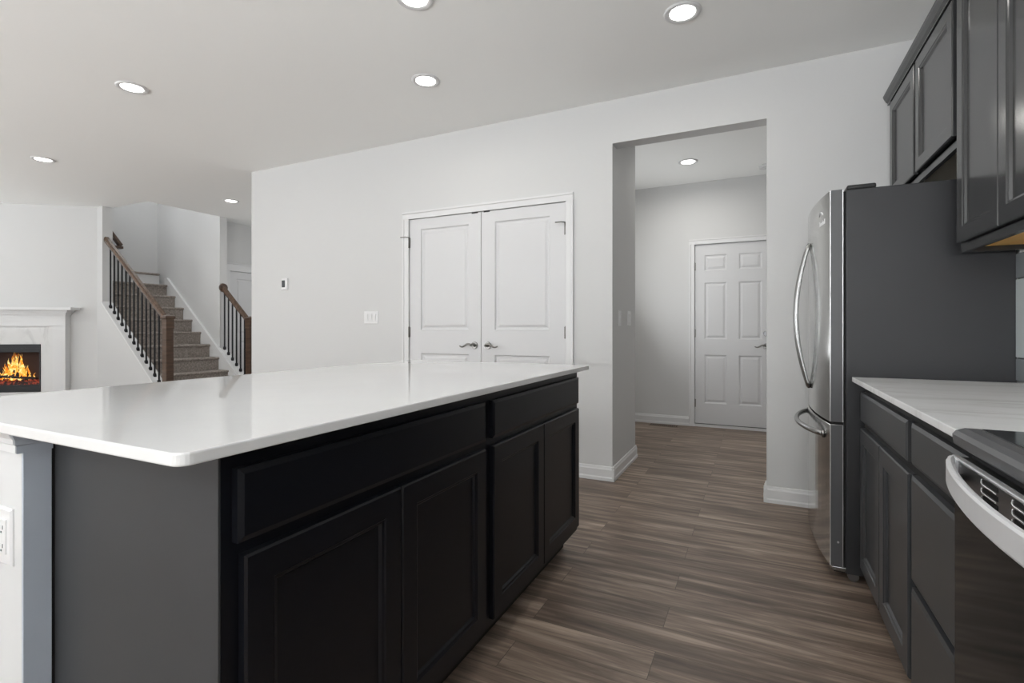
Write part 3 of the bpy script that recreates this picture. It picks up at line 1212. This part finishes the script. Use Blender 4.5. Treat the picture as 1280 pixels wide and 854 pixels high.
c = right_cab('charcoal base cabinet with one drawer above two doors next to the refrigerator', 1.757, 2.522)
cab_drawer(c, '-X', RX, 1.784, 2.508, .716, .834, 'cablow')
cab_door(c, '-X', RX, 2.146, 2.508, .108, .686, 'cablow')
cab_door(c, '-X', RX, 1.770, 2.142, .108, .686, 'cablow')
c = right_cab('charcoal base cabinet with three stacked drawers next to the stove', 1.302, 1.7565)
for z0, z1 in ((.720, .834), (.400, .690), (.108, .380)):
    cab_drawer(c, '-X', RX, 1.315, 1.742, z0, z1, 'cablow')
bm = nb()
box(bm, (.357, 1.2995, ZR - .0195), (XR - .001, 2.524, ZR), .002)
o = obj('worktop', bm, 'quartz2', label='white stone worktop with faint grey streaks between stove and refrigerator', cat='countertop')
rebase(o, (.68, 1.9, ZR - .0195))

# backsplash behind the right run: tall glazed tiles set upright
bk = thing('backsplash', 'glossy upright grey glazed tiles on the wall behind the right worktop', 'backsplash', (XR, 1.4, ZR))
bm = nb()
box(bm, (XR - .006, .2, ZR + .001), (XR - .0005, 2.592, 1.383))
obj('grout', bm, 'grout', bk)
bm, bp_ = nb(), nb()
for q in range(24):
    y1 = 2.592 - q * .101
    off = (0, .10, .20)[q % 3]
    zs = [ZR + .001, .983 + off * .9]
    while zs[-1] < 1.384:
        zs.append(zs[-1] + .303)
    zs[-1] = 1.384
    for i, (z0, z1) in enumerate(zip(zs, zs[1:])):
        if z1 - z0 < .02:
            continue
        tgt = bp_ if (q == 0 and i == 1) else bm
        box(tgt, (XR - .013, y1 - .0985, z0 + .0015), (XR - .006, y1, z1 - .0015), .003)
obj('tiles', bm, 'tile', bk)
obj('pale_tile', bp_, 'tilelight', bk, label='paler glazed tile beside the refrigerator')

# ------------------------------------------------------------------ range
rg = thing('range', 'stainless electric range with black glass cooktop and arched oven handle', 'stove', (.68, .92, 0))
GY0, GY1 = .540, 1.298
GX = .352
bm = nb()
box(bm, (GX + .03, GY0 + .003, .02), (XR - .016, GY1 - .003, .858), .004)
obj('body', bm, 'fridge', rg)
bm = nb()   # cooktop steel frame with rolled front
prism(bm, [(GX + .012, GY0, .858), (GX + .002, GY0, .866), (GX, GY0, .884), (GX + .006, GY0, .892), (GX + .020, GY0, .897), (XR - .016, GY0, .897), (XR - .016, GY0, .858)], (0, GY1 - GY0, 0))
cf = obj('cooktop_frame', bm, 'skin', rg)
bm = nb()
box(bm, (GX + .040, GY0 + .016, .895), (XR - .055, GY1 - .016, .8995), .002)
ck = obj('cooktop', bm, 'cooktop', rg)
for x, y, r in ((.52, .76, .10), (.52, 1.10, .08), (.74, .76, .08), (.74, 1.10, .10)):
    bm = nb()
    for rr_ in (r, r * .6):
        n = 40
        a = [bm.verts.new((x + rr_ * math.cos(2 * PI * k / n), y + rr_ * math.sin(2 * PI * k / n), .8998)) for k in range(n)]
        b = [bm.verts.new((x + (rr_ - .0015) * math.cos(2 * PI * k / n), y + (rr_ - .0015) * math.sin(2 * PI * k / n), .8998)) for k in range(n)]
        for k in range(n):
            bm.faces.new((a[k], a[(k + 1) % n], b[(k + 1) % n], b[k]))
    obj('burner_ring', bm, 'steeld', ck)
bm = nb()   # raised back control console
box(bm, (XR - .05, GY0, .858), (XR - .016, GY1, .915), .006)
obj('control_panel', bm, 'steeld', rg)
bm = nb()
box(bm, (GX + .028, GY0 + .012, .838), (GX + .05, GY1 - .012, .860))
obj('recess', bm, 'gap', rg)
# oven door: steel top plate with vents, black glass below
dr_bm = nb()
box(dr_bm, (GX, GY0 + .004, .765), (GX + .030, GY1 - .004, .8405), .003)
od = obj('oven_door', dr_bm, 'steeld', rg)
bm = nb()
box(bm, (GX - .0025, GY0 + .004, .838), (GX + .010, GY1 - .004, .8435), .0015)
obj('trim_strip', bm, 'bright', od)
bm = nb()
box(bm, (GX + .002, GY0 + .004, .225), (GX + .030, GY1 - .004, .7645), .003)
obj('oven_glass', bm, 'glass', od)
for q in range(5):
    yc = 1.112 - q * .118
    bm = nb()
    for r_ in range(3):
        zc = .831 - r_ * .0145
        box(bm, (GX - .001, yc - .030, zc - .0042), (GX + .004, yc + .030, zc + .0042), .001)
    obj('vent_slots', bm, 'gap', od)
    bm = nb()
    for r_ in range(3):
        zc = .831 - r_ * .0145
        tube(bm, [(GX - .002, yc + .030, zc + .003), (GX - .003, yc + .0315, zc - .003), (GX - .003, yc + .026, zc - .0058), (GX - .003, yc - .028, zc - .0058)], .0013, 6)
    obj('vent_lip', bm, 'bright', od)
bm = nb()   # arched flat bar handle
rings = []
N = 28
for k in range(N + 1):
    t_ = k / N
    y = GY1 - .022 - t_ * (GY1 - GY0 - .044)
    s = math.sin(PI * t_)
    bow = .052 * (s ** .75)
    rings.append(((GX - .006 - bow, y, .823 - .0 * s), (1, 0, 0), (0, 0, 1)))
rail_sweep(bm, [(.006, -.018), (.006, .018), (.001, .0215), (-.004, .021), (-.0065, .017), (-.0065, -.017), (-.004, -.021), (.001, -.0215)], rings)
for y in (GY1 - .024, GY0 + .024):
    box(bm, (GX - .012, y - .010, .804), (GX + .004, y + .010, .842), .003)
hd = obj('oven_handle', bm, 'handlep', od, label='pale brushed arched handle')
for y in (GY1 - .060, GY0 + .060):
    bm = nb()
    cyl(bm, (GX, y, .812), (GX - .014, y, .812), .006, n=12)
    obj('handle_post', bm, 'blackp', od)
bm = nb()
box(bm, (GX + .004, GY0 + .004, .045), (GX + .030, GY1 - .004, .218), .004)
obj('storage_drawer', bm, 'steeld', rg)
for x in (.42, .85):
    for y in (.60, 1.24):
        bm = nb()
        cyl(bm, (x, y, 0), (x, y, .03), .016, n=12)
        obj('foot', bm, 'blackp', rg)

# ------------------------------------------------------------------ refrigerator
fr = thing('refrigerator', 'tall stainless french door refrigerator with dark grey side', 'refrigerator', (.6, 3.05, 0))
FY0, FY1 = 2.595, 3.515
bm = nb()
box(bm, (.345, FY0, .035), (.899, FY1, 1.695), .004)
obj('cabinet_body', bm, 'fridge', fr, label='dark grey textured side and body')
bm = nb()
box(bm, (.350, FY0 + .006, 1.695), (.455, FY1 - .006, 1.716), .006)
obj('hinge_cover', bm, 'blackp', fr)
bm = nb()
box(bm, (.336, FY0 + .006, .05), (.3455, FY1 - .006, 1.69))
obj('door_gasket', bm, 'gap', fr)


def curved_front(y):
    u = (y - (FY0 + FY1) / 2) / ((FY1 - FY0) / 2)
    return .287 - .040 * (1 - u * u)


def curved_door(name, y0, y1, z0, z1, parent, tilt=0.0):
    bm = nb()
    n = 14
    pts = [(curved_front(y0 + (y1 - y0) * k / n), y0 + (y1 - y0) * k / n, z0) for k in range(n + 1)]
    pts += [(.335, y1, z0), (.335, y0, z0)]
    prism(bm, pts, (0, 0, z1 - z0), bev=.003)
    return obj(name, bm, 'steel', parent)


MID = (FY0 + FY1) / 2
nd = curved_door('door', FY0, MID - .002, .688, 1.700, fr)
fd = curved_door('door', MID + .002, FY1, .688, 1.700, fr)
fz = curved_door('freezer_drawer', FY0, FY1, .062, .678, fr)
# side faces of doors are darker enamel with bright edge strips
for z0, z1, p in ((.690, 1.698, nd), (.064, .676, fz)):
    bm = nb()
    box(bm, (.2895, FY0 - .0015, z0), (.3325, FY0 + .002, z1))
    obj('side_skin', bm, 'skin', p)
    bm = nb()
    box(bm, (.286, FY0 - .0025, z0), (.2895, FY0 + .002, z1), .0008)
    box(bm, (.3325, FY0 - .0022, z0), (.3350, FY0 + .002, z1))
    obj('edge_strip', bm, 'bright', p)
bm = nb()
box(bm, (.30, FY0 + .01, .678), (.335, FY1 - .01, .688))
obj('divider', bm, 'gap', fr)
for s, p in ((-1, nd), (1, fd)):
    bm = nb()
    path, ra, rb = [], [], []
    N = 26
    for k in range(N + 1):
        t_ = k / N
        b_ = math.sin(PI * t_)
        y = MID + s * .034
        x = curved_front(y) - .004 - .060 * b_ ** .9
        path.append((x, y, 1.535 - .745 * t_))
        ra.append(.0085 + .003 * b_); rb.append(.010)
    tube(bm, path, ra, 12, rb, up=(0, 1, 0))
    obj('handle', bm, 'steelh', p)
bm = nb()
path = []
for k in range(25):
    t_ = k / 24
    y = FY0 + .10 + t_ * (FY1 - FY0 - .20)
    b_ = math.sin(PI * t_)
    path.append((curved_front(y) - .002 - .056 * b_ ** .6, y, .618 + .0 * b_))
tube(bm, path, .011, 12, .013)
for y in (path[0][1], path[-1][1]):
    cyl(bm, (curved_front(y) + .001, y, .618), (curved_front(y) - .008, y, .618), .020, .017, 16)
obj('handle', bm, 'steelh', fz)
# small badge near the top of the near door: swoosh and word mark
bm = nb()
tube(bm, [(curved_front(y) - .001, y, z) for y, z in ((2.70, 1.615), (2.715, 1.628), (2.735, 1.634), (2.755, 1.630), (2.765, 1.618))], .0022, 6)
yy = 2.665
for w_, h_ in ((.012, .022), (.004, .014), (.010, .014), (.004, .022), (.010, .014), (.010, .014), (.010, .014), (.004, .022)):
    pts = [(curved_front(yy) - .0015, yy, 1.570), (curved_front(yy + w_) - .0015, yy + w_, 1.570),
           (curved_front(yy + w_) - .0015, yy + w_, 1.570 + h_), (curved_front(yy) - .0015, yy, 1.570 + h_)]
    prism(bm, pts, (.001, 0, 0))
    yy += w_ + .004
obj('badge', bm, 'logo', nd, label='small pale maker badge')
bm = nb()
box(bm, (.300, FY0 + .004, .036), (.345, FY1 - .004, .062), .003)
obj('kick_grille', bm, 'blackp', fr)
for y in (FY0 + .03, FY1 - .03):
    for x in (.375, .82):
        bm = nb()
        cyl(bm, (x, y - .012, .021), (x, y + .012, .021), .021, n=16)
        obj('roller', bm, 'steeld', fr)
bm = nb()
box(bm, (.292, FY0 + .002, .040), (.350, FY0 + .040, .060), .004)
obj('foot_bracket', bm, 'steelh', fr)
bm = nb()
cyl(bm, (.316, FY0 - .0018, .168), (.316, FY0 - .005, .168), .0045, n=12)
obj('screw', bm, 'bright', fz)

# ------------------------------------------------------------------ upper cabinets
UX, UXF = .680, .699
UT = 2.395


def upper(name, label, y0, y1, z0, doors, under):
    c = thing(name, label, 'cabinet', (.85, (y0 + y1) / 2, z0), 'charcoal wall cabinets')
    bm = nb()
    for a, b in (((UXF + .019, y0, z0), (XR - .002, y0 + .016, UT)), ((UXF + .019, y1 - .016, z0), (XR - .002, y1, UT)),
                 ((UXF + .019, y0 + .016, UT - .016), (XR - .002, y1 - .016, UT)), ((XR - .012, y0 + .016, z0 + .04), (XR - .002, y1 - .016, UT - .016))):
        box(bm, a, b)
    obj('carcass', bm, 'cab', c)
    bm = nb()
    face_frame(bm, UXF, UXF + .019, y0, y1, z0, UT, .035)
    box(bm, (UXF + .012, y0 + .03, z0 + .03), (UXF + .018, y1 - .03, UT - .03))
    obj('face_frame', bm, 'cab', c)
    bm = nb()
    box(bm, (UXF + .019, y0 + .016, z0 + .018), (XR - .002, y1 - .016, z0 + .030))
    obj('underside', bm, under, c, label='bare wood underside' if under == 'maple' else None)
    for a, b, zz0, zz1 in doors:
        cab_door(c, '-X', UX, a, b, zz0, zz1, 'cab', .055)
    return c


upper('wall_cabinet', 'tall charcoal wall cabinet with two doors and bare wood underside above the right worktop', 1.705, 2.478, 1.384,
      ((2.098, 2.462, 1.418, 2.375), (1.722, 2.094, 1.418, 2.375)), 'maple')
upper('wall_cabinet', 'short charcoal wall cabinet with two doors above the refrigerator', 2.482, 3.560, 1.800,
      ((2.512, 3.020, 1.842, 2.375), (3.052, 3.535, 1.842, 2.375)), 'tan')
bm = nb()
profile_sweep(bm, [(0, 0), (.022, 0), (.022, .012), (.030, .020), (.040, .040), (.044, .052), (0, .052)], (UXF, 1.70, UT - .012), (UXF, 3.575, UT - .012), (-1, 0, 0))
o = obj('crown_moulding', bm, 'cab', label='charcoal crown moulding along the top of the wall cabinets', cat='moulding')
rebase(o, (UXF, 2.2, UT - .012))
